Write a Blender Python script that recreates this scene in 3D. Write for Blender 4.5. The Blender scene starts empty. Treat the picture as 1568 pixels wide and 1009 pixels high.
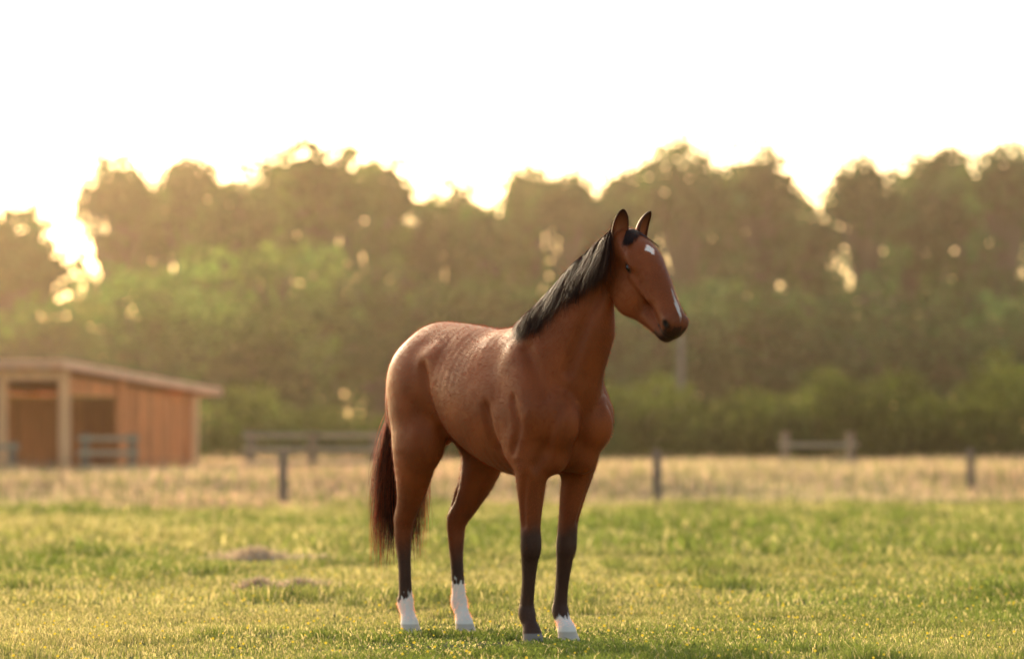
import bpy, math, numpy as np
from mathutils import Vector
R = math.radians
rng = np.random.default_rng(7)
scene = bpy.context.scene

# ------------------------------------------------------------------ helpers
def link(ob, parent=None):
    scene.collection.objects.link(ob)
    if parent: ob.parent = parent
    return ob

def mesh_np(name, verts, faces, cols=None, mats=(), matidx=None, smooth=False, parent=None):
    """faces: list of int arrays (n,k)"""
    me = bpy.data.meshes.new(name)
    verts = np.asarray(verts, dtype=np.float32)
    me.vertices.add(len(verts)); me.vertices.foreach_set('co', verts.ravel())
    faces = [np.asarray(f, dtype=np.int32) for f in faces if len(f)]
    li = np.concatenate([f.ravel() for f in faces])
    tot = np.concatenate([np.full(len(f), f.shape[1], dtype=np.int32) for f in faces])
    st = np.concatenate([[0], np.cumsum(tot)[:-1]]).astype(np.int32)
    me.loops.add(len(li)); me.loops.foreach_set('vertex_index', li)
    me.polygons.add(len(tot)); me.polygons.foreach_set('loop_start', st)
    try: me.polygons.foreach_set('loop_total', tot)
    except Exception: pass
    if matidx is not None: me.polygons.foreach_set('material_index', np.asarray(matidx, dtype=np.int32))
    if cols is not None:
        a = me.color_attributes.new('Col', 'FLOAT_COLOR', 'POINT')
        c = np.ones((len(verts), 4), dtype=np.float32); c[:, :3] = cols
        a.data.foreach_set('color', c.ravel())
    me.update(calc_edges=True)
    me.polygons.foreach_set('use_smooth', np.full(len(tot), smooth, dtype=bool))
    for m in mats: me.materials.append(m)
    ob = bpy.data.objects.new(name, me)
    return link(ob, parent)

def newmat(name):
    m = bpy.data.materials.new(name); m.use_nodes = True
    nt = m.node_tree; nt.nodes.clear()
    out = nt.nodes.new('ShaderNodeOutputMaterial')
    return m, nt, out
def N(nt, t, **kw):
    n = nt.nodes.new(t)
    for k, v in kw.items():
        if k in n.inputs: n.inputs[k].default_value = v
        else: setattr(n, k, v)
    return n
def mixmul(nt, ca, fac_noise_scale, lo, hi):
    no = N(nt, 'ShaderNodeTexNoise', Scale=fac_noise_scale, Detail=3.0)
    tc = N(nt, 'ShaderNodeTexCoord'); nt.links.new(tc.outputs['Object'], no.inputs['Vector'])
    mr = N(nt, 'ShaderNodeMapRange'); mr.inputs['From Min'].default_value = .3; mr.inputs['From Max'].default_value = .7
    mr.inputs['To Min'].default_value = lo; mr.inputs['To Max'].default_value = hi
    nt.links.new(no.outputs['Fac'], mr.inputs['Value'])
    vm = N(nt, 'ShaderNodeVectorMath', operation='SCALE')
    nt.links.new(ca, vm.inputs[0]); nt.links.new(mr.outputs[0], vm.inputs['Scale'])
    return vm.outputs[0]

def leaf_mat(name, trans=.5, nscale=.5, lo=.75, hi=1.25, tcol=(1.25, 1.15, .6), gloss=.0):
    m, nt, out = newmat(name)
    at = N(nt, 'ShaderNodeAttribute', attribute_name='Col')
    c = mixmul(nt, at.outputs['Color'], nscale, lo, hi)
    d = N(nt, 'ShaderNodeBsdfDiffuse'); t = N(nt, 'ShaderNodeBsdfTranslucent')
    nt.links.new(c, d.inputs['Color'])
    mu = N(nt, 'ShaderNodeVectorMath', operation='MULTIPLY'); mu.inputs[1].default_value = tcol
    nt.links.new(c, mu.inputs[0]); nt.links.new(mu.outputs[0], t.inputs['Color'])
    mx = N(nt, 'ShaderNodeMixShader'); mx.inputs[0].default_value = trans
    nt.links.new(d.outputs[0], mx.inputs[1]); nt.links.new(t.outputs[0], mx.inputs[2])
    nt.links.new(mx.outputs[0], out.inputs['Surface'])
    return m

def tube(path, rad, n=8):
    path = np.asarray(path, float); V = []; F = []
    for i, p in enumerate(path):
        t = path[min(i+1, len(path)-1)] - path[max(i-1, 0)]; t /= np.linalg.norm(t)+1e-9
        a = np.cross(t, [0.3, 1, 0.1]); a /= np.linalg.norm(a); b = np.cross(t, a)
        for j in range(n):
            th = 2*math.pi*j/n
            V.append(p + rad[i]*(math.cos(th)*a + math.sin(th)*b))
    for i in range(len(path)-1):
        for j in range(n):
            F.append((i*n+j, i*n+(j+1) % n, (i+1)*n+(j+1) % n, (i+1)*n+j))
    return np.array(V), np.array(F)

class Geo:
    def __init__(s): s.V = []; s.F = []; s.C = []; s.M = []; s.n = 0
    def add(s, V, F, col, m=0):
        V = np.asarray(V); F = np.asarray(F)
        s.V.append(V); s.F.append(F+s.n)
        c = np.broadcast_to(np.asarray(col, float), (len(V), 3)); s.C.append(c)
        s.M.append(np.full(len(F), m)); s.n += len(V)
    def box(s, c, size, col, rot=0.0, m=0, xaxis=None, yaxis=None, zaxis=None):
        c = np.array(c, float); h = np.array(size)/2
        X = np.array(xaxis if xaxis is not None else (math.cos(rot), math.sin(rot), 0)); Y = np.array(yaxis if yaxis is not None else (-math.sin(rot), math.cos(rot), 0))
        Z = np.array(zaxis if zaxis is not None else (0, 0, 1))
        V = [c + sx*h[0]*X + sy*h[1]*Y + sz*h[2]*Z for sz in (-1, 1) for sy in (-1, 1) for sx in (-1, 1)]
        F = [(0, 2, 3, 1), (4, 5, 7, 6), (0, 1, 5, 4), (2, 6, 7, 3), (0, 4, 6, 2), (1, 3, 7, 5)]
        s.add(V, F, col, m)
    def obj(s, name, mats, smooth=False, parent=None):
        ks = {}
        for f, m in zip(s.F, s.M):
            ks.setdefault(f.shape[1], []).append((f, m))
        fs = []; ms = []
        for k in ks:
            fs.append(np.concatenate([a for a, b in ks[k]])); ms.append(np.concatenate([b for a, b in ks[k]]))
        return mesh_np(name, np.concatenate(s.V), fs, np.concatenate(s.C), mats, np.concatenate(ms), smooth, parent)

# ------------------------------------------------------------------ camera
H = 1.03
cam = bpy.data.cameras.new('camera'); co = bpy.data.objects.new('camera', cam); link(co)
co.location = (0, -20, H)
tilt = math.atan((675-504.5)/5880)
co.rotation_euler = (math.pi/2 + tilt, 0, 0)
cam.lens = 135; cam.sensor_width = 36; cam.clip_end = 5000; cam.clip_start = .5
cam.dof.use_dof = True; cam.dof.focus_distance = 19.35; cam.dof.aperture_fstop = 1.9
scene.camera = co

# ------------------------------------------------------------------ light
SUN_AZ = -23.0; SUN_EL = 16.0
w = bpy.data.worlds.new('World'); scene.world = w; w.use_nodes = True
nt = w.node_tree; bg = nt.nodes['Background']
sky = nt.nodes.new('ShaderNodeTexSky'); sky.sky_type = 'NISHITA'; sky.sun_disc = False
sky.sun_elevation = R(SUN_EL); sky.sun_rotation = R(SUN_AZ % 360)
sky.dust_density = 4.0; sky.ozone_density = .6; sky.air_density = 1.0
tn = nt.nodes.new('ShaderNodeVectorMath'); tn.operation = 'MULTIPLY'; tn.inputs[1].default_value = (1.0, .935, .84)
nt.links.new(sky.outputs[0], tn.inputs[0]); nt.links.new(tn.outputs[0], bg.inputs[0]); bg.inputs[1].default_value = .46
sl = bpy.data.lights.new('sun', 'SUN'); sl.energy = 4.2; sl.angle = R(.5); sl.color = (1, .80, .56)
so = bpy.data.objects.new('sun', sl); link(so)
sd = Vector((math.sin(R(SUN_AZ))*math.cos(R(SUN_EL)), math.cos(R(SUN_AZ))*math.cos(R(SUN_EL)), math.sin(R(SUN_EL))))
so.rotation_euler = sd.to_track_quat('Z', 'Y').to_euler(); so.location = (-30, 60, 30)
scene.view_settings.view_transform = 'Standard'; scene.view_settings.look = 'None'; scene.view_settings.exposure = 0

# haze: thin volume added behind the paddock for the warm glow at left
m, nt, out = newmat('haze_air')
vs = N(nt, 'ShaderNodeVolumeScatter'); vs.inputs['Density'].default_value = .00044; vs.inputs['Anisotropy'].default_value = .90
vs.inputs['Color'].default_value = (1, .80, .60, 1)
nt.links.new(vs.outputs[0], out.inputs['Volume'])
g = Geo(); g.box((0, 160, 29), (500, 300, 62), (1, 1, 1)); g.obj('haze', [m])

# ------------------------------------------------------------------ ground
m, nt, out = newmat('pasture_soil')
p = N(nt, 'ShaderNodeBsdfDiffuse', Roughness=1.0)
tc = N(nt, 'ShaderNodeTexCoord'); n1 = N(nt, 'ShaderNodeTexNoise', Scale=.8, Detail=6.0); n2 = N(nt, 'ShaderNodeTexNoise', Scale=14.0, Detail=5.0)
nt.links.new(tc.outputs['Object'], n1.inputs[0]); nt.links.new(tc.outputs['Object'], n2.inputs[0])
r1 = N(nt, 'ShaderNodeValToRGB'); r1.color_ramp.elements[0].position = .35; r1.color_ramp.elements[1].position = .65
r1.color_ramp.elements[0].color = (.11, .125, .045, 1); r1.color_ramp.elements[1].color = (.18, .16, .08, 1)
r2 = N(nt, 'ShaderNodeValToRGB'); r2.color_ramp.elements[0].color = (.6, .6, .6, 1); r2.color_ramp.elements[1].color = (1.4, 1.4, 1.4, 1)
nt.links.new(n1.outputs[0], r1.inputs[0]); nt.links.new(n2.outputs[0], r2.inputs[0])
mx = N(nt, 'ShaderNodeMix', data_type='RGBA', blend_type='MULTIPLY'); mx.inputs['Factor'].default_value = 1
nt.links.new(r1.outputs[0], mx.inputs['A']); nt.links.new(r2.outputs[0], mx.inputs['B'])
nt.links.new(mx.outputs['Result'], p.inputs['Color']); nt.links.new(p.outputs[0], out.inputs[0])
gx = np.linspace(-1, 1, 81); gx = np.sign(gx)*np.abs(gx)**3*2500
GX, GY = np.meshgrid(gx, gx + 20, indexing='ij')
V = np.stack([GX.ravel(), GY.ravel(), np.zeros(GX.size)], 1)
I = np.arange(81*81).reshape(81, 81)
F = np.stack([I[:-1, :-1], I[1:, :-1], I[1:, 1:], I[:-1, 1:]], -1).reshape(-1, 4)
mesh_np('ground', V, [F], None, [m])

# ------------------------------------------------------------------ value noise
_tab = rng.random((256, 256))
def vn(x, y, s):
    x = x/s+500; y = y/s+500
    xi = np.floor(x).astype(int); yi = np.floor(y).astype(int); fx = x-xi; fy = y-yi
    fx = fx*fx*(3-2*fx); fy = fy*fy*(3-2*fy)
    a = _tab[xi % 256, yi % 256]; b = _tab[(xi+1) % 256, yi % 256]; c = _tab[xi % 256, (yi+1) % 256]; d = _tab[(xi+1) % 256, (yi+1) % 256]
    return (a*(1-fx)+b*fx)*(1-fy)+(c*(1-fx)+d*fx)*fy

def blades(name, x, y, h, wd, lean, cols, mat, z0=0.0, parent=None):
    n = len(x); th = rng.random(n)*2*np.pi; ph = rng.random(n)*2*np.pi
    dx = np.cos(th)*wd/2; dy = np.sin(th)*wd/2
    lx = np.cos(ph)*lean*h; ly = np.sin(ph)*lean*h
    z0 = np.zeros(n)+z0
    V = np.empty((n, 5, 3), np.float32)
    V[:, 0] = np.stack([x-dx, y-dy, z0-.005], 1); V[:, 1] = np.stack([x+dx, y+dy, z0-.005], 1)
    V[:, 2] = np.stack([x-dx*.8+lx*.35, y-dy*.8+ly*.35, z0+h*.6], 1); V[:, 3] = np.stack([x+dx*.8+lx*.35, y+dy*.8+ly*.35, z0+h*.6], 1)
    V[:, 4] = np.stack([x+lx, y+ly, z0+h*(1-.3*lean)], 1)
    b = np.arange(n)[:, None]*5
    C = np.repeat(cols[:, None, :], 5, 1)
    return mesh_np(name, V.reshape(-1, 3), [b+np.array([0, 1, 3, 2]), b+np.array([2, 3, 4])], C.reshape(-1, 3), [mat], None, False, parent)

grass_root = bpy.data.objects.new('pasture_grass', None); link(grass_root)
GM = leaf_mat('grass_blade', .5, .7, .8, 1.2, (1.15, 1.12, .68))
def grass_zone(name, y0, y1, dens, hh, ww, extra):
    n = int(dens*(y1-y0)*((y0+y1)/2+20)*.30)
    y = np.sqrt(rng.random(n)*((y1+20)**2-(y0+20)**2)+(y0+20)**2)-20
    x = (rng.random(n)-.5)*2*((y+20)*.135+extra)
    c1 = vn(x, y, 1.3); c2 = vn(x+40, y, .30); c3 = vn(x, y+77, 3.2)
    keep = rng.random(n) < (.40+.85*c2); x, y, c1, c2, c3 = [a[keep] for a in (x, y, c1, c2, c3)]; n = len(x)
    tuft = np.clip((c1-.52)*4, 0, 1)*np.clip((c2-.4)*3, 0, 1)
    h = hh*(.35+.9*rng.random(n))*(.42+.45*c2+1.2*tuft)
    near = np.exp(-((x+.05)/1.0)**2-((y+.7)/1.5)**2)
    h = h*(1-.55*near)      # grazed, trodden patch where the horse stands
    green = np.array([.155, .205, .062]); yel = np.array([.34, .320, .155]); straw = np.array([.56, .48, .30])
    t = np.clip(.30+1.2*(c3-.40)+.35*(c2-.5)-.55*tuft+.3*rng.standard_normal(n)*.6-x/(y+20)*.9, 0, 1)[:, None]
    C = green*(1-t)+yel*t
    s = (rng.random(n) < (.15+.18*c3-x/(y+20)*.5)*(1-.7*tuft))[:, None]
    C = np.where(s, straw, C)*(.65+.6*rng.random((n, 1)))
    blades(name, x, y, h, ww*(.7+.6*rng.random(n))*(1+.5*near), .25+.6*rng.random(n)+.4*near, C, GM, 0, grass_root)
grass_zone('grass_near', -3.2, 4, 4200, .050, .0055, .5)
grass_zone('grass_mid', 4, 14, 1200, .078, .010, .5)
grass_zone('grass_far', 14, 42, 260, .11, .022, .8)

# tall hay meadow behind the fence
HM = leaf_mat('hay_stalk', .45, .25, .8, 1.2, (1.15, 1.0, .8))
n = 150000
y = 35.0 + (rng.random(n)**1.6)*75
x = (rng.random(n)-.5)*2*((y+20)*.145+1)
edge = 35.5 + np.clip((x+4)*.9, -1, 20)*.85 + 2.5*vn(x, y, 1.5)
k = y > edge
x, y = x[k], y[k]; n = len(x)
c = vn(x, y, 2.5); c2 = vn(x+9, y, 7)
pink = np.array([.60, .40, .31]); be = np.array([.50, .45, .31]); gr = np.array([.25, .28, .12])
t = rng.random((n, 1)); C = pink*(c2[:, None])+be*(1-c2[:, None]); C = np.where(t < .38, gr, C)*(.72+.5*rng.random((n, 1)))
ramp = np.clip((y-edge[k])/6, .2, 1)
blades('hay_meadow', x, y, .72*ramp*(.5+.5*rng.random(n))*(.70+.5*c), .03+.02*rng.random(n), .1+.25*rng.random(n), C, HM)

# small wildflowers
n = 700
y = -2.5+rng.random(n)*16; x = (rng.random(n)-.5)*2*((y+20)*.135+.4)
z = .025+.03*rng.random(n); r = .005+.004*rng.random(n)
ang = np.arange(5)*2*np.pi/5
V = np.stack([x[:, None]+r[:, None]*np.cos(ang), y[:, None]+r[:, None]*np.sin(ang)*.6, z[:, None]+r[:, None]*np.sin(ang)*.8], -1).reshape(-1, 3)
mesh_np('wildflowers', V, [np.arange(n*5).reshape(n, 5)], np.tile([.75, .55, .06], (n*5, 1)), [leaf_mat('petal', .4, 1, .9, 1.1, (1, 1, 1))])

# dry cut grass heaps
SM = leaf_mat('dry_straw', .35, 3.0, .8, 1.2, (1.05, 1.0, .9))
for i, (cx, cy, rx, ry, hh) in enumerate([(-2.2, 12.7, .32, .3, .09), (-1.72, 6.1, .15, .15, .055), (-1.45, 6.6, .2, .12, .025), (-1.6, 12.2, .3, .2, .03)]):
    n = 900 if i == 0 else 420
    a = rng.random(n)*2*np.pi; q = rng.random(n)**.8; x = cx+rx*q*np.cos(a)*(1+.35*rng.normal(0, 1, n)); y = cy+ry*q*np.sin(a)
    z = hh*np.maximum(1-q**2, 0)*(.3+.7*rng.random(n))
    C = np.array([.78, .62, .45])*(.45+.6*rng.random((n, 1)))
    blades('dry_grass_heap', x, y, .04+.07*rng.random(n), np.full(n, .010), .6+1.0*rng.random(n), C, SM, z)

# ------------------------------------------------------------------ wood
m, nt, out = newmat('weathered_wood'); WOOD = m
p = N(nt, 'ShaderNodeBsdfPrincipled', Roughness=.8); p.inputs['Specular IOR Level'].default_value = .25
at = N(nt, 'ShaderNodeAttribute', attribute_name='Col')
tc = N(nt, 'ShaderNodeTexCoord'); mp = N(nt, 'ShaderNodeMapping'); mp.inputs['Scale'].default_value = (9, 9, .8)
no = N(nt, 'ShaderNodeTexNoise', Scale=2.0, Detail=6.0)
nt.links.new(tc.outputs['Object'], mp.inputs[0]); nt.links.new(mp.outputs[0], no.inputs[0])
mr = N(nt, 'ShaderNodeMapRange'); mr.inputs['To Min'].default_value = .5; mr.inputs['To Max'].default_value = 1.5
nt.links.new(no.outputs[0], mr.inputs[0]); vm = N(nt, 'ShaderNodeVectorMath', operation='SCALE')
nt.links.new(at.outputs['Color'], vm.inputs[0]); nt.links.new(mr.outputs[0], vm.inputs['Scale'])
nt.links.new(vm.outputs[0], p.inputs['Base Color']); nt.links.new(p.outputs[0], out.inputs[0])

# paddock fence: posts + wire
g = Geo(); grey = (.18, .13, .095)
posts = [(-15.2, 33.5), (-9.3, 35.2), (-3.45, 37.9), (2.35, 42.0), (8.3, 49.5), (14, 55), (20, 61)]
for (px, py) in posts:
    ln = rng.normal(0, .012)
    path = [(px, py, -.1), (px+ln*.5, py, .45), (px+ln, py, .86), (px+ln, py, .90)]
    V, F = tube(path, [.072, .07, .066, .045], 10); g.add(V, F, grey)
    g.add(V[-10:], [list(range(10))], grey)
for a, b in zip(posts[:-1], posts[1:]):
    for zz in (.45, .8):
        P = [(a[0]+(b[0]-a[0])*t, a[1]+(b[1]-a[1])*t-.07, zz-.05*4*t*(1-t)) for t in np.linspace(0, 1, 8)]
        V, F = tube(P, [.0035]*8, 4); g.add(V, F, (.1, .1, .1))
g.obj('paddock_fence', [WOOD])

def rail_fence(pts, top, rails, name='rail_fence'):
    g = Geo()
    for (px, py) in pts:
        g.box((px, py, top/2-.05), (.15, .15, top+.1), (.22, .15, .10))
        g.box((px, py, top+.012), (.17, .17, .02), (.22, .15, .10))
    for a, b in zip(pts[:-1], pts[1:]):
        for zz in rails:
            d = np.array([b[0]-a[0], b[1]-a[1]]); L = np.linalg.norm(d); rot = math.atan2(d[1], d[0])
            g.box(((a[0]+b[0])/2, (a[1]+b[1])/2-.1, zz), (L+.3, .04, .09), (.34, .26, .17), rot)
    return g.obj(name, [WOOD])
rail_fence([(-5.1, 55), (-3.9, 55.2), (-2.7, 55.4)], 1.2, (.60, .87, 1.14))
rail_fence([(5.7, 60), (7.05, 60)], 1.2, (.6, .95))

# ------------------------------------------------------------------ shed
shed = bpy.data.objects.new('field_shelter', None); link(shed)
C0 = np.array([-8.75, 55.0]); A = np.array([2.35, 2.25]); LA = np.linalg.norm(A); A /= LA
B = np.array([-1.0, .18]); B /= np.linalg.norm(B); LB = 7.5
A3 = np.array([A[0], A[1], 0]); B3 = np.array([B[0], B[1], 0]); Z3 = np.array([0, 0, 1.])
HF = 2.42; HB = 2.0
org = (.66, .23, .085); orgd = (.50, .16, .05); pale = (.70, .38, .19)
def P3(a, b, z): return np.array([C0[0]+A[0]*a+B[0]*b, C0[1]+A[1]*a+B[1]*b, z])
nA = np.array([-A[1], A[0], 0]); nB = np.array([B[1], -B[0], 0])
g = Geo()
def boards(g, a0, a1, b0, b1, z0, topf, col, step=.16):
    p0 = P3(a0, b0, 0); p1 = P3(a1, b1, 0); L = np.linalg.norm(p1-p0); d = (p1-p0)/L; nn = np.array([-d[1], d[0], 0])
    k = int(L/step)
    for i in range(k):
        t = (i+.5)/k; zt = topf(t); c = p0+d*L*t + nn*(.008*(i % 2)); c[2] = (z0+zt)/2
        cc = np.array(col)*(.8+.4*rng.random())
        g.box(c, (L/k-.008, .025, zt-z0), cc, xaxis=d, yaxis=nn)
sl_ = lambda t: HF-.12+(HB-HF)*t
boards(g, LA*.42, LA, 0, 0, .05, lambda t: sl_(.42+.58*t), org)
boards(g, 0.05, LA*.42, 0, 0, 1.9, lambda t: sl_(.42*t), org)
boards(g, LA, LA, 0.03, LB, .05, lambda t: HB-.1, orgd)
boards(g, 0, LA, LB, LB, .05, lambda t: sl_(t), org)
g.obj('wall_boards', [WOOD], parent=shed)
g = Geo()
for (a, b, hgt, cc_) in [(0, 0, HF, pale), (0, 1.25, HF, pale), (.7, .55, HF-.1, pale), (0, 2.9, HF, pale), (0, 5.2, HF, pale), (0, LB, HF, pale), (LA, 0, HB, pale), (LA*.42, -.02, HF+(HB-HF)*.42, org), (LA*.95, 1.0, HB, pale)]:
    g.box(P3(a, b, hgt/2-.05), (.15, .15, hgt), cc_, xaxis=A3, yaxis=nA)
g.box(P3(-.02, LB/2, HF-.10), (LB+.2, .1, .2), pale, xaxis=B3, yaxis=nB)
g.obj('posts_and_beam', [WOOD], parent=shed)
g = Geo()
sl = np.array([A[0]*LA, A[1]*LA, HB-HF]); SL = np.linalg.norm(sl); sl /= SL; up = np.cross(sl, B3); up = up if up[2] > 0 else -up
cen = P3(LA/2, LB/2, (HF+HB)/2+.08)
g.box(cen, (SL+.7, LB+.5, .07), (.42, .25, .17), xaxis=sl, yaxis=B3, zaxis=up)
for sgn in (-1, 1):
    g.box(cen+B3*sgn*(LB/2+.27)-up*.02, (SL+.74, .035, .19), (.74, .42, .26), xaxis=sl, yaxis=B3, zaxis=up)
    g.box(cen+sl*sgn*(SL/2+.375)-up*.02, (.03, LB+.56, .19), (.62, .33, .19), xaxis=sl, yaxis=B3, zaxis=up)
for i in range(12):
    g.box(cen+B3*(-LB/2+.1+i*(LB-.2)/11)-up*.085, (SL+.4, .06, .10), orgd, xaxis=sl, yaxis=B3, zaxis=up)
g.obj('roof', [WOOD], parent=shed)
rail_fence([(-8.2, 53.8), (-7.35, 54.4)], 1.15, (.5, .8, 1.08))
rail_fence([(-11.5, 53.9), (-9.6, 53.8)], 1.0, (.5, .92))

# ------------------------------------------------------------------ trees
LM = leaf_mat('foliage', .45, .25, .7, 1.3, (1.15, 1.18, .6))
m, nt, out = newmat('bark'); BARK = m
p = N(nt, 'ShaderNodeBsdfPrincipled', Roughness=.9); no = N(nt, 'ShaderNodeTexNoise', Scale=6.0, Detail=6.0)
rr = N(nt, 'ShaderNodeValToRGB'); rr.color_ramp.elements[0].color = (.03, .022, .015, 1); rr.color_ramp.elements[1].color = (.14, .10, .07, 1)
nt.links.new(no.outputs[0], rr.inputs[0]); nt.links.new(rr.outputs[0], p.inputs['Base Color']); nt.links.new(p.outputs[0], out.inputs[0])

def leaves(g, centers, rads, nper, size, cols):
    for c, r, col in zip(centers, rads, cols):
        npc = nper if np.isscalar(nper) else nper(c)
        k = max(6, int(npc*(r[0]*r[2])))
        d = rng.standard_normal((k, 3)); d /= np.linalg.norm(d, axis=1)[:, None]
        q = (.45+.6*rng.random((k, 1))**.6)
        p = c + d*q*r
        a = rng.standard_normal((k, 3)); a /= np.linalg.norm(a, axis=1)[:, None]
        b = np.cross(a, rng.standard_normal((k, 3))); b /= np.linalg.norm(b, axis=1)[:, None]
        s = size*(.5+rng.random((k, 1)))
        V = np.stack([p-a*s*.6, p+b*s*.35, p+a*s*.6, p-b*s*.35], 1).reshape(-1, 3)
        V[:, 2] = np.maximum(V[:, 2], .02)
        cc = np.repeat(col*(.7+.6*rng.random((k, 1))), 4, 0)
        g.add(V, np.arange(k*4).reshape(k, 4), cc, 0)

def make_tree(name, x, y, top, base, rw, ncl, col, nper=70, size=.33, rd=None, crmin=.75, crmax=1.7, airy=.55):
    g = Geo(); rd = rd or rw*.8
    r0 = .18+.018*top
    V, F = tube([(x, y, -.2), (x+rng.normal(0, .1), y, top*.25), (x+rng.normal(0, .3), y, top*.55), (x+rng.normal(0, .4), y, top*.8)], [r0*1.3, r0, r0*.6, r0*.15], 8)
    g.add(V, F, (.06, .05, .035), 1)
    vr = min((top-base)*.5, rw*1.15); zc = top-vr
    cs = []; rs = []
    ph = rng.random()*6
    for i in range(ncl):
        d = rng.standard_normal(3); d /= np.linalg.norm(d)
        r = crmin+(crmax-crmin)*rng.random()**1.5
        bump = .88+.14*math.sin(3*math.atan2(d[1], d[0])+ph)
        if i % 10 < 3:
            d[2] = abs(d[2])*1.05-.5; q = .35+.65*rng.random()
            c = np.array([x, y, zc])+d*q*np.maximum(np.array([rw*bump, rd, vr])-r*.6, .3)
        elif i % 10 < 6:                    # small sprays that break the outline
            d[2] = abs(d[2])*1.1-.2; q = .85+.25*rng.random(); r = .28+.4*rng.random()
            c = np.array([x, y, zc])+d*q*np.maximum(np.array([rw*bump, rd, vr])-r*.8, .3)
        else:
            c = np.array([x+rw*1.0*d[0]*rng.random()**.3, y+rd*.85*d[1], base+r*.5+(zc+.6*vr-base)*rng.random()**.85])
        cs.append(c); rs.append(np.array([r*1.15, r*1.1, r*.85]))
    for c in cs[::3]:
        z0 = max(.2*top, c[2]*.55)
        V, F = tube([(x, y, z0), ((x+c[0])/2, (y+c[1])/2, (z0+c[2])/2+.3), tuple(c)], [r0*.4, r0*.25, r0*.06], 5)
        g.add(V, F, (.06, .05, .035), 1)
    cols = [np.array(col)*(.5+1.0*rng.random())*np.array([1+.15*rng.normal(), 1, 1]) for _ in cs]
    hz = zc+.05*vr
    leaves(g, cs, rs, (lambda c: nper*(1 if c[2] < hz else airy)), size, cols)
    g.obj(name, [LM, BARK])

def S(px, d): return (px-784)/5880*d, d-20
G1 = (.074, .126, .036); G2 = (.115, .190, .050); G3 = (.060, .110, .042)
specs = [ # px, topy, halfwidth px, dist, color
 (15, 296, 90, 185, G1), (178, 222, 62, 195, G1), (235, 276, 60, 203, G1), (292, 224, 52, 200, G1), (350, 270, 60, 190, G1), (425, 232, 56, 196, G1), (500, 200, 84, 180, G1),
 (575, 232, 50, 192, G1), (635, 290, 66, 199, G1), (700, 276, 60, 203, G1), (750, 298, 60, 196, G1), (815, 246, 56, 205, G1), (870, 258, 46, 198, G3), (915, 294, 55, 201, G3), (965, 246, 50, 203, G3), (1050, 200, 76, 190, G3), (1115, 246, 56, 200, G3),
 (1170, 220, 55, 196, G3), (1235, 280, 66, 205, G3), (1325, 228, 64, 190, G3), (1385, 268, 60, 200, G3), (1440, 212, 50, 202, G3), (1490, 256, 50, 198, G3), (1545, 212, 56, 192, G3), (1640, 230, 90, 195, G3), (-90, 260, 90, 190, G3),
]
for (px, ty, hw, d, col) in specs:
    x, y = S(px, d); sc = 5880/d; top = H+(675-ty)/sc; rw = hw*1.10/sc
    make_tree('tree', x, y, top, 2.0, rw, int(70+38*rw), col, 56, .36, crmin=.5, crmax=1.3)
for (px, ty, hw, d, col) in [(225, 395, 115, 165, G2), (430, 335, 120, 170, G2), (40, 440, 90, 160, G1), (600, 380, 120, 172, G1), (760, 400, 110, 175, G1),
                             (395, 480, 90, 155, G1), (1000, 430, 110, 172, G3), (1180, 420, 120, 175, G3), (1380, 400, 120, 172, G3), (1530, 430, 110, 168, G3), (900, 420, 90, 176, G3)]:
    x, y = S(px, d); sc = 5880/d; top = H+(675-ty)/sc; rw = hw*1.2/sc
    make_tree('tree', x, y, top, .6, rw, 110, col, 60, .33, crmin=.6, crmax=1.3, airy=1)
g = Geo(); cs = []; rs = []; cl = []
for i in range(620):
    px = rng.uniform(-250, 1820); d = rng.uniform(215, 250); x, y = S(px, d)
    zt = 11.2+1.6*math.sin(px*.017+1)+1.0*math.sin(px*.043)+(-2.5 if 40 < px < 150 else 0)
    cs.append(np.array([x, y, rng.random()**.85*zt+.5])); r = rng.uniform(.7, 2.0); rs.append(np.array([r*1.3, r, r*.9])); cl.append(np.array(G3)*(.6+.6*rng.random()))
leaves(g, cs, rs, 20, .6, cl); g.obj('distant_trees', [LM])
g = Geo(); cs = []; rs = []; cl = []
for i in range(1100):
    px = rng.uniform(-60, 1640); d = rng.uniform(106, 116); x, y = S(px, d)
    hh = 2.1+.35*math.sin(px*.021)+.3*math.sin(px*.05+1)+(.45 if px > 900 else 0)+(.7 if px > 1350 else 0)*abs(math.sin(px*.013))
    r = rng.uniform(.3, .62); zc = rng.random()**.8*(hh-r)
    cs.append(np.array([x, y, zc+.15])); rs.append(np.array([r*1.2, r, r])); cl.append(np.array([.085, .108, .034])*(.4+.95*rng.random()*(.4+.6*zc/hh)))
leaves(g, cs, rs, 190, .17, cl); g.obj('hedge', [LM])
x, y = S(1043, 150); g = Geo(); V, F = tube([(x, y, -.2), (x, y, 2), (x, y, 5.2)], [.14, .12, .1], 10); g.add(V, F, (.16, .15, .13)); g.add(V[-10:], [list(range(10))], (.16, .15, .13)); g.obj('utility_pole', [WOOD])

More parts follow.
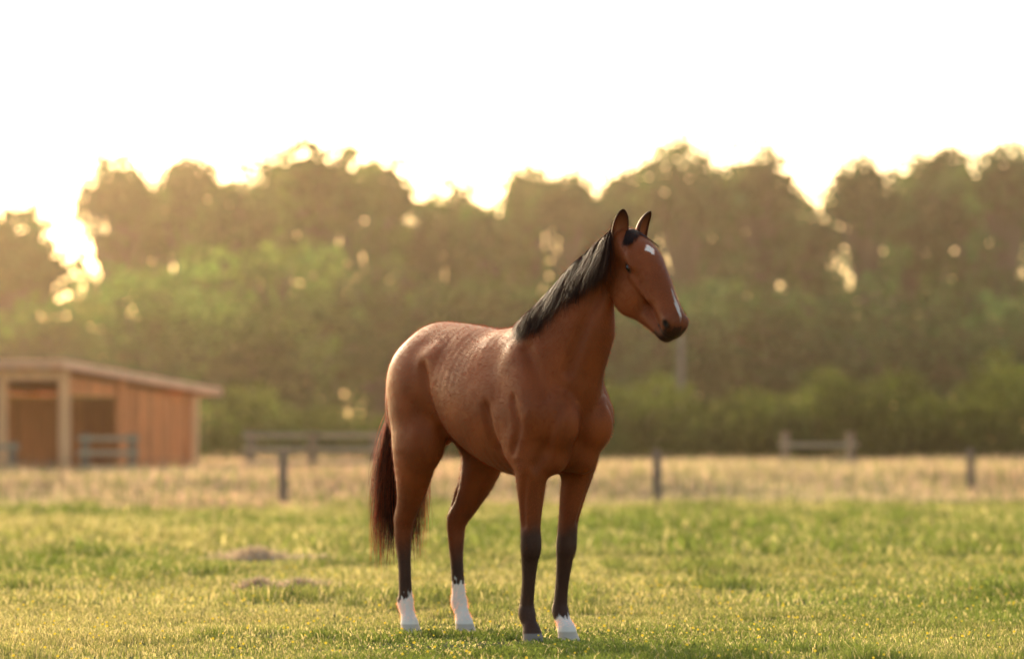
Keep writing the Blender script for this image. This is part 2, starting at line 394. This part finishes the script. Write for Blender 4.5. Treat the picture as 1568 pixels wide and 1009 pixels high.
# ================================================================== HORSE
horse = bpy.data.objects.new('horse', None); link(horse)
horse.location = (-.05, 0, 0); horse.rotation_euler = (0, 0, R(-57))
vx = .0075
lo = np.array([-1.10, -.40, -.02]); hi = np.array([1.56, .46, 2.18])
nx, ny, nz = [int(round((hi[i]-lo[i])/vx))+1 for i in range(3)]
D = np.full((nx, ny, nz), .3, np.float32)
AX = [lo[i]+vx*np.arange(n_) for i, n_ in enumerate((nx, ny, nz))]
ID = (np.zeros(3), np.eye(3))
POLL = np.array([.990, .095, 2.035])
fh = np.array([.99937, .0354, 0.]); zz = np.array([0, 0, 1.])
U = .684*fh-.7295*zz; Vv = .7295*fh+.684*zz; W = np.array([-.0354, .99937, 0.])
HD = (POLL, np.stack([U, Vv, W]))
US = 1.055     # head length scale along U
def resample(P, m):
    if m <= 1 or len(P) < 3: return P
    Q = np.vstack([2*P[0]-P[1], P, 2*P[-1]-P[-2]]); out = []
    for i in range(1, len(Q)-2):
        for t in np.arange(m)/m:
            a, b, c, d = Q[i-1:i+3]
            out.append(.5*((2*b)+(c-a)*t+(2*a-5*b+4*c-d)*t*t+(3*b-a-3*c+d)*t**3))
    out.append(P[-1]); return np.array(out)
def prim(pts, k=.04, frame=ID, sub=False, m=1):
    """chain of ellipsoid-swept segments (c0,c1,c2, r0,r1,r2) in a frame, smooth-unioned into the field"""
    o, M = frame
    P = resample(np.array(pts, float), m)
    if frame is HD: P = P*np.array([US, 1, 1, US, 1, 1])
    loc = P[:, :3] @ M + o; mr = P[:, 3:].max()+.07+k
    a = np.maximum(np.floor((loc.min(0)-mr-lo)/vx).astype(int), 0); b = np.minimum(np.ceil((loc.max(0)+mr-lo)/vx).astype(int)+1, [nx, ny, nz])
    X = AX[0][a[0]:b[0]][:, None, None]-o[0]; Y = AX[1][a[1]:b[1]][None, :, None]-o[1]; Z = AX[2][a[2]:b[2]][None, None, :]-o[2]
    q = [(X*M[i, 0]+Y*M[i, 1]+Z*M[i, 2]).astype(np.float32) for i in range(3)]
    best = None
    segs = [(P[0], P[0])] if len(P) == 1 else list(zip(P[:-1], P[1:]))
    for s, e in segs:
        d = (e[:3]-s[:3]).astype(np.float32); L2 = float((d**2).sum())
        if L2 > 0:
            t = np.clip(((q[0]-s[0])*d[0]+(q[1]-s[1])*d[1]+(q[2]-s[2])*d[2])/L2, 0, 1).astype(np.float32)
        else: t = np.float32(0.0)
        k0 = 0; k1 = 0
        for i in range(3):
            r = np.float32(s[3+i])+np.float32(e[3+i]-s[3+i])*t; v = (q[i]-(np.float32(s[i])+d[i]*t))/r
            k0 = k0+v*v; k1 = k1+(v/r)**2
        k0 = np.sqrt(k0); k1 = np.sqrt(k1)+1e-6
        f = k0*(k0-1)/k1
        f = np.where(k0 < .25, -.25*np.min(P[:, 3:]), f)
        best = f if best is None else np.minimum(best, f)
    sl_ = (slice(a[0], b[0]), slice(a[1], b[1]), slice(a[2], b[2]))
    A_ = D[sl_]
    if sub:
        B_ = -best; h = np.maximum(k-np.abs(A_-B_), 0)/k; D[sl_] = np.maximum(A_, B_)+h*h*k*.25
    else:
        h = np.maximum(k-np.abs(A_-best), 0)/k; D[sl_] = np.minimum(A_, best)-h*h*k*.25
c8 = [(i, j, k) for i in (0, 1) for j in (0, 1) for k in (0, 1)]
def samp(P):
    q = (P-lo)/vx; q = np.clip(q, 0, np.array([nx, ny, nz])-1.01); i = q.astype(int); f = q-i
    r = 0
    for (a, b, c_) in c8:
        wgt = (f[:, 0] if a else 1-f[:, 0])*(f[:, 1] if b else 1-f[:, 1])*(f[:, 2] if c_ else 1-f[:, 2])
        r = r+wgt*D[i[:, 0]+a, i[:, 1]+b, i[:, 2]+c_]
    return r
def grad(P, e=.01):
    g_ = np.stack([samp(P+np.eye(3)[i]*e)-samp(P-np.eye(3)[i]*e) for i in range(3)], 1)
    return g_/(np.linalg.norm(g_, axis=1)[:, None]+1e-9)
def groove(pts, r=.010, k=.055):
    """crease between muscles: follows the surface near the given path"""
    P = resample(np.array(pts, float), 4)
    for _ in range(12): P = P-grad(P)*np.clip(samp(P), -.04, .04)[:, None]
    prim([(a[0], a[1], a[2], r, r, r) for a in P], k, ID, True)

# torso
prim([(-.62, 0, 1.37, .24, .255, .255), (-.35, 0, 1.335, .23, .255, .28), (-.05, 0, 1.25, .22, .288, .335), (.22, 0, 1.21, .22, .280, .365), (.50, 0, 1.19, .22, .240, .320)], .05, m=5)
prim([(.14, 0, 1.48, .14, .10, .08), (.34, 0, 1.51, .14, .09, .09), (.48, 0, 1.56, .1, .08, .08)], .18)      # withers
prim([(-.55, 0, 1.50, .2, .10, .135), (-.2, 0, 1.49, .15, .10, .10)], .14)
# neck
prim([(.49, 0, 1.40, .28, .19, .28), (.635, .015, 1.59, .232, .138, .232), (.755, .045, 1.765, .168, .098, .168), (.880, .075, 1.905, .119, .081, .119), (.960, .09, 1.975, .09, .074, .09)], .12, m=4)
prim([(.74, .02, 1.36, .07, .08, .16), (.845, .05, 1.58, .05, .055, .12)], .10)
for s in (-1, 1):
    prim([(.42, .14*s, 1.38, .09, .06, .10), (.61, .165*s, 1.16, .10, .083, .11)], .10)     # shoulder blade
    prim([(.42, .185*s, 1.12, .14, .07, .12), (.44, .19*s, 1.0, .09, .058, .09)], .07)          # triceps
    prim([(.685, .105*s, 1.13, .12, .105, .15)], .030)                                        # pectoral
    prim([(.61, .09*s, .97, .10, .078, .11)], .05)
    prim([(-.58, .135*s, 1.30, .24, .160, .25)], .07)                                         # haunch
    prim([(-.36, .180*s, 1.45, .07, .055, .05)], .09)                                         # point of hip
    prim([(-.77, .11*s, 1.22, .115, .115, .22)], .06)                                         # buttock
prim([(.83, 0, 1.22, .035, .014, .05), (.80, 0, 1.05, .035, .014, .05)], .035, sub=True)  # breast groove
def leg(rows, xs, s, k=.06):
    prim([(x, r[1]*s, r[2], r[3], r[4], (r[3]+r[4])/2) for x, r in zip(xs, rows)], k, m=3)
fore = [(0, .165, 1.03, .125, .088), (0, .165, .91, .100, .080), (0, .150, .77, .076, .066), (0, .140, .61, .054, .050), (0, .136, .49, .055, .053), (0, .134, .43, .045, .043),
        (0, .132, .31, .036, .032), (0, .13, .20, .038, .034), (0, .13, .155, .048, .043), (0, .13, .105, .038, .037), (0, .13, .068, .047, .047)]
FR = [.50, .52, .50, .48, .478, .465, .45, .432, .43, .455, .475]; FL = [.46, .47, .44, .405, .395, .385, .365, .35, .348, .38, .405]
leg(fore, FR, -1); leg(fore, FL, 1)
hind = [(0, .16, 1.15, .19, .118), (0, .185, 1.00, .175, .104), (0, .17, .84, .118, .084), (0, .148, .70, .077, .060), (0, .134, .60, .061, .049), (0, .132, .50, .048, .041),
        (0, .13, .38, .037, .033), (0, .13, .22, .039, .035), (0, .13, .17, .048, .043), (0, .13, .11, .038, .037), (0, .13, .068, .047, .046)]
HR = [-.58, -.56, -.61, -.69, -.765, -.775, -.765, -.755, -.755, -.732, -.715]; HL = [-.55, -.47, -.50, -.575, -.655, -.662, -.652, -.633, -.63, -.60, -.58]
leg(hind, HR, -1); leg(hind, HL, 1)
for xs, s in ((HR, -1), (HL, 1)):
    hx = xs[4]
    prim([(hx-.045, .134*s, .625, .026, .024, .034), (hx-.02, .14*s, .72, .02, .018, .03), (hx+.06, .155*s, .86, .03, .03, .03)], .035, m=3)
    prim([(xs[1]+.12, .175*s, 1.03, .075, .07, .11)], .08)      # stifle
for xs, s in ((FR, -1), (FL, 1)):
    prim([(xs[5]-.03, .133*s, .44, .018, .02, .03), (xs[6]-.022, .131*s, .32, .014, .016, .04), (xs[7]-.026, .13*s, .19, .016, .018, .03)], .02, m=2)
for xs in (FR, FL, HR, HL):
    s = -1 if xs in (FR, HR) else 1
    prim([(xs[10]+.005, .13*s, .055, .05, .049, .02), (xs[10]+.018, .13*s, .012, .067, .060, .02)], .012)   # hoof
prim([(-.84, 0, 1.50, .05, .045, .05), (-.92, 0, 1.44, .035, .035, .035), (-.95, 0, 1.30, .022, .022, .03)], .05)
# head
prim([(.035, -.008, 0, .09, .090, .088), (.17, .034, 0, .09, .086, .096), (.31, .034, 0, .075, .074, .074), (.44, .016, 0, .065, .066, .063), (.545, .004, 0, .058, .062, .064)], .04, HD, m=4)
for s in (-1, 1):
    prim([(.225, -.112, .040*s, .140, .128, .053)], .035, HD)                       # cheek
    prim([(.165, .044, .086*s, .035, .022, .022), (.205, .034, .088*s, .03, .018, .016)], .02, HD)    # brow
    prim([(.25, -.012, .074*s, .03, .012, .014), (.37, -.012, .060*s, .03, .010, .012)], .03, HD)    # facial crest
    prim([(.560, .012, .046*s, .030, .032, .024)], .02, HD)                    # nostril wing
    prim([(.195, .004, .106*s, .018, .013, .012)], .010, HD, sub=True)        # eye recess
    prim([(.568, .010, .072*s, .017, .012, .016)], .008, HD, sub=True)        # nostril
prim([(.29, -.150, 0, .075, .07, .054), (.43, -.106, 0, .055, .054, .050), (.550, -.084, 0, .038, .038, .048)], .03, HD, m=3)    # lower jaw
prim([(.575, -.025, 0, .034, .054, .054)], .03, HD)     # upper lip
for s in (-1, 1):
    groove([(.52, .2*s, 1.50), (.60, .2*s, 1.40), (.69, .2*s, 1.26)], .008)
    groove([(.27, .28*s, 1.20), (.29, .27*s, 1.10), (.31, .27*s, .98)], .006)
    groove([(.93, .1*s+.07, 1.80), (.85, .12*s+.04, 1.60), (.79, .14*s, 1.38)], .012)
    groove([(.79, .17*s, 1.22), (.72, .20*s, 1.04), (.62, .2*s, .90)], .011, .045)
    groove([(-.37, .25*s, 1.42), (-.33, .27*s, 1.25), (-.27, .26*s, 1.02)], .008)
    groove([(-.80, .22*s, 1.38), (-.76, .24*s, 1.12), (-.71, .22*s, .92)], .009, .045)
    groove([(.56, .23*s, .84), (.51, .2*s, .72), (.49, .19*s, .60)], .006, .03)
    groove([(.50, .26*s, 1.24), (.55, .26*s, 1.10), (.50, .26*s, .98)], .006, .04)
D[:, :, :] = np.maximum(D, (-AX[2][None, None, :]).astype(np.float32))

# surface nets
sg = D < 0
cnt = np.zeros((nx-1, ny-1, nz-1), np.int8)
for (i, j, k) in c8: cnt += sg[i:nx-1+i, j:ny-1+j, k:nz-1+k]
act = np.argwhere((cnt > 0) & (cnt < 8))
vals = np.stack([D[act[:, 0]+i, act[:, 1]+j, act[:, 2]+k] for (i, j, k) in c8], 1)
acc = np.zeros((len(act), 3)); num = np.zeros(len(act))
for a in range(8):
    for b in range(a+1, 8):
        da = np.array(c8[b])-np.array(c8[a])
        if np.abs(da).sum() != 1: continue
        va, vb = vals[:, a], vals[:, b]; mk = (va < 0) != (vb < 0)
        t = np.where(mk, va/(va-vb+1e-12), 0)
        acc[mk] += (np.array(c8[a])+t[:, None]*da)[mk]; num[mk] += 1
HV = lo+(act+acc/num[:, None])*vx
idx = np.full((nx-1, ny-1, nz-1), -1, np.int32); idx[act[:, 0], act[:, 1], act[:, 2]] = np.arange(len(act))
faces = []
for ax in range(3):
    sh = [slice(0, None)]*3; s1 = list(sh); s2 = list(sh); s1[ax] = slice(0, -1); s2[ax] = slice(1, None)
    a = sg[tuple(s1)]; b = sg[tuple(s2)]
    e = np.argwhere(a != b); u, v = [(1, 2), (2, 0), (0, 1)][ax]
    ok = (e[:, u] > 0) & (e[:, v] > 0) & (e[:, u] < D.shape[u]-1) & (e[:, v] < D.shape[v]-1); e = e[ok]
    ins = a[tuple(e.T)]
    du = np.zeros(3, int); du[u] = 1; dv = np.zeros(3, int); dv[v] = 1
    q = [idx[tuple((e-du-dv).T)], idx[tuple((e-dv).T)], idx[tuple(e.T)], idx[tuple((e-du).T)]]
    Q = np.stack(q, 1); Q[~ins] = Q[~ins][:, ::-1]; faces.append(Q)
HF_ = np.concatenate(faces)
E = np.concatenate([HF_[:, [0, 1]], HF_[:, [1, 2]], HF_[:, [2, 3]], HF_[:, [3, 0]]])
def smooth(V, it, f, wt=1.0):
    deg = np.bincount(E.ravel(), minlength=len(V))[:, None]
    for _ in range(it):
        s = np.stack([np.bincount(E[:, 0], V[E[:, 1], i], len(V))+np.bincount(E[:, 1], V[E[:, 0], i], len(V)) for i in range(3)], 1)
        V = V+f*wt*(s/deg-V)
    return V
HV = smooth(HV, 2, .5)
tw = ((HV[:, 2] > .95) & (HV[:, 0] < .85)).astype(float)[:, None]
HV = smooth(HV, 7, .6, tw)

# coat colours
def ss(a, b, x): t = np.clip((x-a)/(b-a), 0, 1); return t*t*(3-2*t)
def coat(V):
    hx = (V-POLL) @ HD[1].T; hu, hv, hw = hx.T; hu = hu/US
    X, Y, Z = V.T
    n1 = vn(X*1+Y*2, Z, .12)-.5; n2 = vn(X+3*Y, Z*1.0, .025)-.5
    bay = np.array([.205, .047, .012]); dark = np.array([.050, .020, .013]); white = np.array([.70, .64, .58])
    C = np.tile(bay, (len(V), 1))*(1+.25*n1[:, None])
    def mixc(C, col, m): m = m[:, None]; return C*(1-m)+np.asarray(col)*m
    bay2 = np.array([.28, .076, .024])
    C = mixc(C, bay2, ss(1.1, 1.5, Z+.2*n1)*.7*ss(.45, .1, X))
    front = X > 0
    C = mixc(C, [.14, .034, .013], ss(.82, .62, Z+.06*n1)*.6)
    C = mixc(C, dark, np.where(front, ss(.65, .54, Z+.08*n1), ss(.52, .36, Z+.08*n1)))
    head = (hu > -.02) & (hv > -.30) & (X > .85)
    C = mixc(C, [.11, .032, .014], ss(.46, .59, hu)*head*.5)
    C = mixc(C, dark*.55, ss(.560, .605, hu-.60*hv+.05*n2)*(hv < .03)*head*.92)
    C = mixc(C, dark*.6, ss(.036, .015, np.sqrt(((hu-.195)*.8)**2+((hv-.004)*1.2)**2))*head*(np.abs(hw) > .05)*.85)
    C = mixc(C, dark*.2, ss(.032, .013, np.sqrt(((hu-.568)*.9)**2+((hv-.010)*1.3)**2))*head*(np.abs(hw) > .035))
    C = mixc(C, dark*.3, (np.abs(hv+.052+.12*(.57-hu)) < .004)*(hu > .50)*head*1.0)
    star = ss(1.15, .85, (np.abs(hu-.178)/.036+np.abs(hw+.008)/.030)+.5*n2)*(hv > .03)*head
    C = mixc(C, white, star)
    snip = ss(1.2, .7, np.abs(hu-.50)/.10+np.abs(hw-.006+.1*(hu-.5))/.013+.6*n2)*(hv > 0)*head
    C = mixc(C, white*.85, np.clip(snip, 0, 1)*.85)
    sel = (~front) & (Y > 0); C = mixc(C, white, sel*ss(.290, .265, Z+.09*n2+.05*n1))
    sel = (~front) & (Y < 0); C = mixc(C, white, sel*ss(.215, .19, Z+.07*n2+.04*n1))
    sel = front & (Y > 0); C = mixc(C, white, sel*ss(.135, .115, Z+.05*n2-.25*(X-.40)))
    hoof = ss(.060, .052, Z)
    C = mixc(C, [.18, .145, .125], hoof*(front & (Y < 0))); C = mixc(C, [.46, .39, .32], hoof*~(front & (Y < 0)))
    return C
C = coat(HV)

m, nt, out = newmat('bay_coat')
p = N(nt, 'ShaderNodeBsdfPrincipled', Roughness=.5)
p.inputs['Specular IOR Level'].default_value = .22; p.inputs['Specular Tint'].default_value = (1, .85, .7, 1)
p.inputs['Sheen Weight'].default_value = .05; p.inputs['Sheen Roughness'].default_value = .4; p.inputs['Sheen Tint'].default_value = (1, .55, .28, 1)
at = N(nt, 'ShaderNodeAttribute', attribute_name='Col')
c = mixmul(nt, at.outputs['Color'], 5.0, .85, 1.15)
nt.links.new(c, p.inputs['Base Color'])
tc = N(nt, 'ShaderNodeTexCoord'); mp = N(nt, 'ShaderNodeMapping'); mp.inputs['Scale'].default_value = (60, 60, 25)
no = N(nt, 'ShaderNodeTexNoise', Scale=6.0, Detail=4.0); n3 = N(nt, 'ShaderNodeTexNoise', Scale=7.0, Detail=3.0)
nt.links.new(tc.outputs['Object'], mp.inputs[0]); nt.links.new(mp.outputs[0], no.inputs[0]); nt.links.new(tc.outputs['Object'], n3.inputs[0])
b1 = N(nt, 'ShaderNodeBump'); b1.inputs['Strength'].default_value = .25; b1.inputs['Distance'].default_value = .002
b2 = N(nt, 'ShaderNodeBump'); b2.inputs['Strength'].default_value = .30; b2.inputs['Distance'].default_value = .02
nt.links.new(no.outputs[0], b1.inputs['Height']); nt.links.new(n3.outputs[0], b2.inputs['Height'])
nt.links.new(b2.outputs[0], b1.inputs['Normal']); nt.links.new(b1.outputs[0], p.inputs['Normal'])
mr = N(nt, 'ShaderNodeMapRange'); mr.inputs['To Min'].default_value = .46; mr.inputs['To Max'].default_value = .64
nt.links.new(n3.outputs[0], mr.inputs[0]); nt.links.new(mr.outputs[0], p.inputs['Roughness'])
nt.links.new(p.outputs[0], out.inputs[0]); COAT = m
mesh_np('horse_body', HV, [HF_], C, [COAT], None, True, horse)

def pushout(P, m_=.006):
    for _ in range(2):
        d = samp(P); k = d < m_
        P = P+np.where(k[:, None], grad(P)*(m_-d)[:, None], 0)
    return P

def hair_obj(name, paths, rad, cols, mat):
    n, m_, _ = paths.shape
    t = np.gradient(paths, axis=1); t /= np.linalg.norm(t, axis=2)[..., None]+1e-9
    a = np.cross(t, np.array([.3, .5, .2])); a /= np.linalg.norm(a, axis=2)[..., None]+1e-9; b = np.cross(t, a)
    tp = np.linspace(1, .15, m_)[None, :, None]*np.reshape(rad, (-1, 1, 1))
    V = np.stack([paths+tp*(math.cos(q)*a+math.sin(q)*b) for q in (0, 2.094, 4.189)], 2)
    I = np.arange(n*m_*3).reshape(n, m_, 3); F = []
    for j in range(3):
        F.append(np.stack([I[:, :-1, j], I[:, :-1, (j+1) % 3], I[:, 1:, (j+1) % 3], I[:, 1:, j]], -1).reshape(-1, 4))
    CC = np.repeat(cols, m_*3, 0)
    return mesh_np(name, V.reshape(-1, 3), F, CC, [mat], None, True, horse)

m, nt, out = newmat('horse_hair')
p = N(nt, 'ShaderNodeBsdfPrincipled', Roughness=.5); at = N(nt, 'ShaderNodeAttribute', attribute_name='Col')
p.inputs['Specular IOR Level'].default_value = .15
nt.links.new(at.outputs['Color'], p.inputs['Base Color'])
tr = N(nt, 'ShaderNodeBsdfTranslucent'); mu = N(nt, 'ShaderNodeVectorMath', operation='MULTIPLY'); mu.inputs[1].default_value = (3.0, 1.6, 1.0)
nt.links.new(at.outputs['Color'], mu.inputs[0]); nt.links.new(mu.outputs[0], tr.inputs['Color'])
mx = N(nt, 'ShaderNodeMixShader'); mx.inputs[0].default_value = .4
nt.links.new(p.outputs[0], mx.inputs[1]); nt.links.new(tr.outputs[0], mx.inputs[2]); nt.links.new(mx.outputs[0], out.inputs[0]); HAIR = m

# short coat fuzz
n = 90000
vi = rng.integers(0, len(HV), n); P = HV[vi]+rng.normal(0, .003, (n, 3)); k = (P[:, 2] > .08); P = P[k]; n = len(P)
nr = grad(P); fl = np.array([-.5, 0, -.8])+rng.normal(0, .35, (n, 3)); fl -= nr*(fl*nr).sum(1)[:, None]; fl /= np.linalg.norm(fl, axis=1)[:, None]+1e-9
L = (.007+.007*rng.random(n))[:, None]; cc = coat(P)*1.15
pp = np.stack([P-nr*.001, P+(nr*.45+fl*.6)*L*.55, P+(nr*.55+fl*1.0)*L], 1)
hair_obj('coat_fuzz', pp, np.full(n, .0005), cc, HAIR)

# mane
crest = np.array([(.36, 0, 1.66), (.41, 0, 1.70), (.465, .01, 1.75), (.555, .03, 1.83), (.655, .045, 1.91), (.755, .06, 1.98), (.85, .075, 2.03), (.93, .09, 2.07), (.975, .095, 2.09)])
n = 6000
t = rng.random(n)*(len(crest)-1); i = np.minimum(t.astype(int), len(crest)-2); f = (t-i)[:, None]
P = crest[i]*(1-f)+crest[i+1]*f
for _ in range(30):
    d = samp(P); P[:, 2] -= np.clip(d, -.02, .02)*.7
P[:, 1] += rng.normal(-.008, .012, n); P = pushout(P, .001)
NL = 80; lk = np.clip((t/8*NL+rng.normal(0, .6, n)).astype(int), 0, NL-1)      # locks
lb = rng.normal(0, 1, NL); ll = rng.random(NL); lt = rng.random(NL); lz = rng.random(NL)
L = (.17+.09*rng.random(n)+.11*ll[lk])*np.clip((t+1.2)/3.2, .42, 1); m_ = 13
d0 = np.stack([-.15+.3*rng.normal(0, .3, n), -.9+.35*rng.normal(0, .5, n), .75+.2*rng.random(n)], 1)
path = [P]; vel = d0/np.linalg.norm(d0, axis=1)[:, None]
bias = np.stack([.06+.20*lb[lk]+.11*rng.normal(0, 1, n), -.35+.12*rng.normal(0, 1, n), -np.ones(n)], 1)
off = .003+.012*rng.random(n)+.016*lz[lk]
for s in range(m_-1):
    vel = vel*.55+bias*.45; vel /= np.linalg.norm(vel, axis=1)[:, None]
    Q = path[-1]+vel*(L/(m_-1))[:, None]
    d = samp(Q); k = d < off; Q = Q+np.where(k[:, None], grad(Q)*(off-d)[:, None], 0)
    path.append(Q)
paths = np.stack(path, 1)
mixf = (lt[lk]**2*.6+.3*rng.random(n))[:, None]
cols = np.array([.030, .014, .010])*(1-mixf)+np.array([.10, .038, .017])*mixf
sunlit_red = np.clip(1.8-t, 0, 1)[:, None]*rng.random((n, 1))  # sunlight on the strands at the withers end, painted in as red-brown
cols = cols+sunlit_red*np.array([.22, .08, .03])
hair_obj('mane', paths, .0013+.0010*rng.random(n), cols, HAIR)
kf = rng.random(n) < .08; Pf = P[kf]; nf = len(Pf); Lf = .03+.045*rng.random(nf); ts_ = np.linspace(0, 1, 6)
df = np.stack([-.3+.4*rng.normal(0, 1, nf), .2*rng.normal(0, 1, nf), np.ones(nf)], 1)
pf = np.stack([Pf+df*Lf[:, None]*q_+np.array([-.02, -.01, -.015])*q_*q_ for q_ in ts_], 1)
hair_obj('mane_flyaway', pf, np.full(nf, .0008), np.tile([.16, .07, .03], (nf, 1)), HAIR)
# forelock
n = 800
P = POLL+ (rng.normal(0, .016, n)[:, None]*W)+(.02*rng.random(n)[:, None])*U+Vv*.08
P = pushout(P, .001)
for _ in range(6):
    d = samp(P); P -= grad(P)*d[:, None]*.8
L = .09+.06*rng.random(n); side = rng.choice([-1, 1], n, p=[.75, .25])
vel = Vv*.6+U*.4+W*side[:, None]*.3; path = [P]
for s in range(9):
    tgt = U*1.0+W*(side*(.70+.5*rng.random(n)))[:, None]-zz*.2
    vel = vel*.5+tgt*.5; vel /= np.linalg.norm(vel, axis=1)[:, None]
    Q = pushout(path[-1]+vel*(L/9)[:, None], .004); path.append(Q)
hair_obj('forelock', np.stack(path, 1), .0014+.001*rng.random(n), np.array([.038, .018, .012])*(.7+.8*rng.random((n, 1))), HAIR)
# tail
n = 3400; u = rng.random(n)
a = rng.random(n)*2*np.pi; r = np.sqrt(rng.random(n))
root = np.stack([-.89-.05*u, .03*np.cos(a)*r, 1.47-.20*u], 1)
L = .58+.44*rng.random(n)**.8-.1*u; m_ = 14; lock = rng.integers(0, 44, n); la = rng.random(44)*2*np.pi; lr = rng.random(44)**.5; tc_ = rng.random(44); lk_l = .88+.2*rng.random(44)
L = L*lk_l[lock]
ts = np.linspace(0, 1, m_)
sx = (.13*lr[lock]*np.cos(la[lock])+.016*rng.normal(0, 1, n)); sy = (.22*lr[lock]*np.sin(la[lock])+.016*rng.normal(0, 1, n))
path = []
for k_, tt in enumerate(ts):
    fan = tt**.8*(1-.25*tt**3)
    x = root[:, 0]-.075*math.sin(min(tt*3, 1)*math.pi/2)+sx*fan-.02*tt
    y = root[:, 1]+sy*fan+.014*np.sin(lock+tt*6)
    z = root[:, 2]-L*tt
    path.append(pushout(np.stack([x, y, z], 1), .004))
cc = np.array([.045, .018, .011])*(.5+1.0*tc_[lock][:, None])
edge = (lr[lock] > .72)[:, None]*rng.random((n, 1)); cc = cc+edge*np.array([.30, .09, .03])  # outer locks coloured redder to paint in light shining through the hair
hair_obj('tail', np.stack(path, 1), .0015+.0012*rng.random(n), cc, HAIR)

# ears
def ear(s):
    ax = (zz*1.0+fh*.20+W*(.30 if s > 0 else .06)); ax /= np.linalg.norm(ax)
    face = fh*.85+W*(-.65 if s < 0 else .35); face -= ax*(face@ax); face /= np.linalg.norm(face); sid = np.cross(ax, face)
    base = POLL+U*.005+Vv*.045+W*(-.066 if s < 0 else .078)-zz*.005
    ns, na = 14, 15; V = []
    for i in range(ns):
        t_ = i/(ns-1); r_ = .037*(1-t_)**.62*(1+1.1*t_)*(.8+.2*min(1, t_*4)); bend = face*(.012*math.sin(t_*math.pi))*-1
        op = R(95+35*(1-t_)**2)
        for j in range(na):
            ph = -op+2*op*j/(na-1)
            V.append(base+ax*(.162*t_-.03)+bend+(-math.cos(ph)*face*r_*.75+math.sin(ph)*sid*r_))
    F = [(i*na+j, i*na+j+1, (i+1)*na+j+1, (i+1)*na+j) for i in range(ns-1) for j in range(na-1)]
    V = np.array(V); tcol = np.repeat(np.linspace(0, 1, ns), na)[:, None]
    C_ = np.array([.22, .058, .018])*(1-tcol**2)+np.array([.03, .014, .01])*tcol**2
    jj = np.tile(np.abs(np.linspace(-1, 1, na)), ns)[:, None]; C_ = np.where(jj > .8, C_*.35, C_)
    o = mesh_np('ear_left' if s > 0 else 'ear_right', V, [F], C_, [COAT], None, True, horse)
    md = o.modifiers.new('s', 'SOLIDIFY'); md.thickness = .006; md.offset = 0
    md = o.modifiers.new('ss', 'SUBSURF'); md.levels = 1; md.render_levels = 1
ear(-1); ear(1)
# eyes
m, nt, out = newmat('eye'); p = N(nt, 'ShaderNodeBsdfPrincipled', Roughness=.06); p.inputs['Base Color'].default_value = (.012, .006, .004, 1)
nt.links.new(p.outputs[0], out.inputs[0])
for s in (-1, 1):
    c_ = POLL+U*.195*US+Vv*(.005)+W*s*.085
    u_, v_ = np.meshgrid(np.linspace(0, np.pi, 13), np.linspace(0, 2*np.pi, 21), indexing='ij')
    V = np.stack([np.sin(u_)*np.cos(v_), np.sin(u_)*np.sin(v_), np.cos(u_)], -1).reshape(-1, 3)
    V = c_+(V[:, :1]*U*.021+V[:, 1:2]*Vv*.017+V[:, 2:3]*W*.016)
    I = np.arange(13*21).reshape(13, 21); F = np.stack([I[:-1, :-1], I[1:, :-1], I[1:, 1:], I[:-1, 1:]], -1).reshape(-1, 4)
    mesh_np('eye_left' if s > 0 else 'eye_right', V, [F], None, [m], None, True, horse)
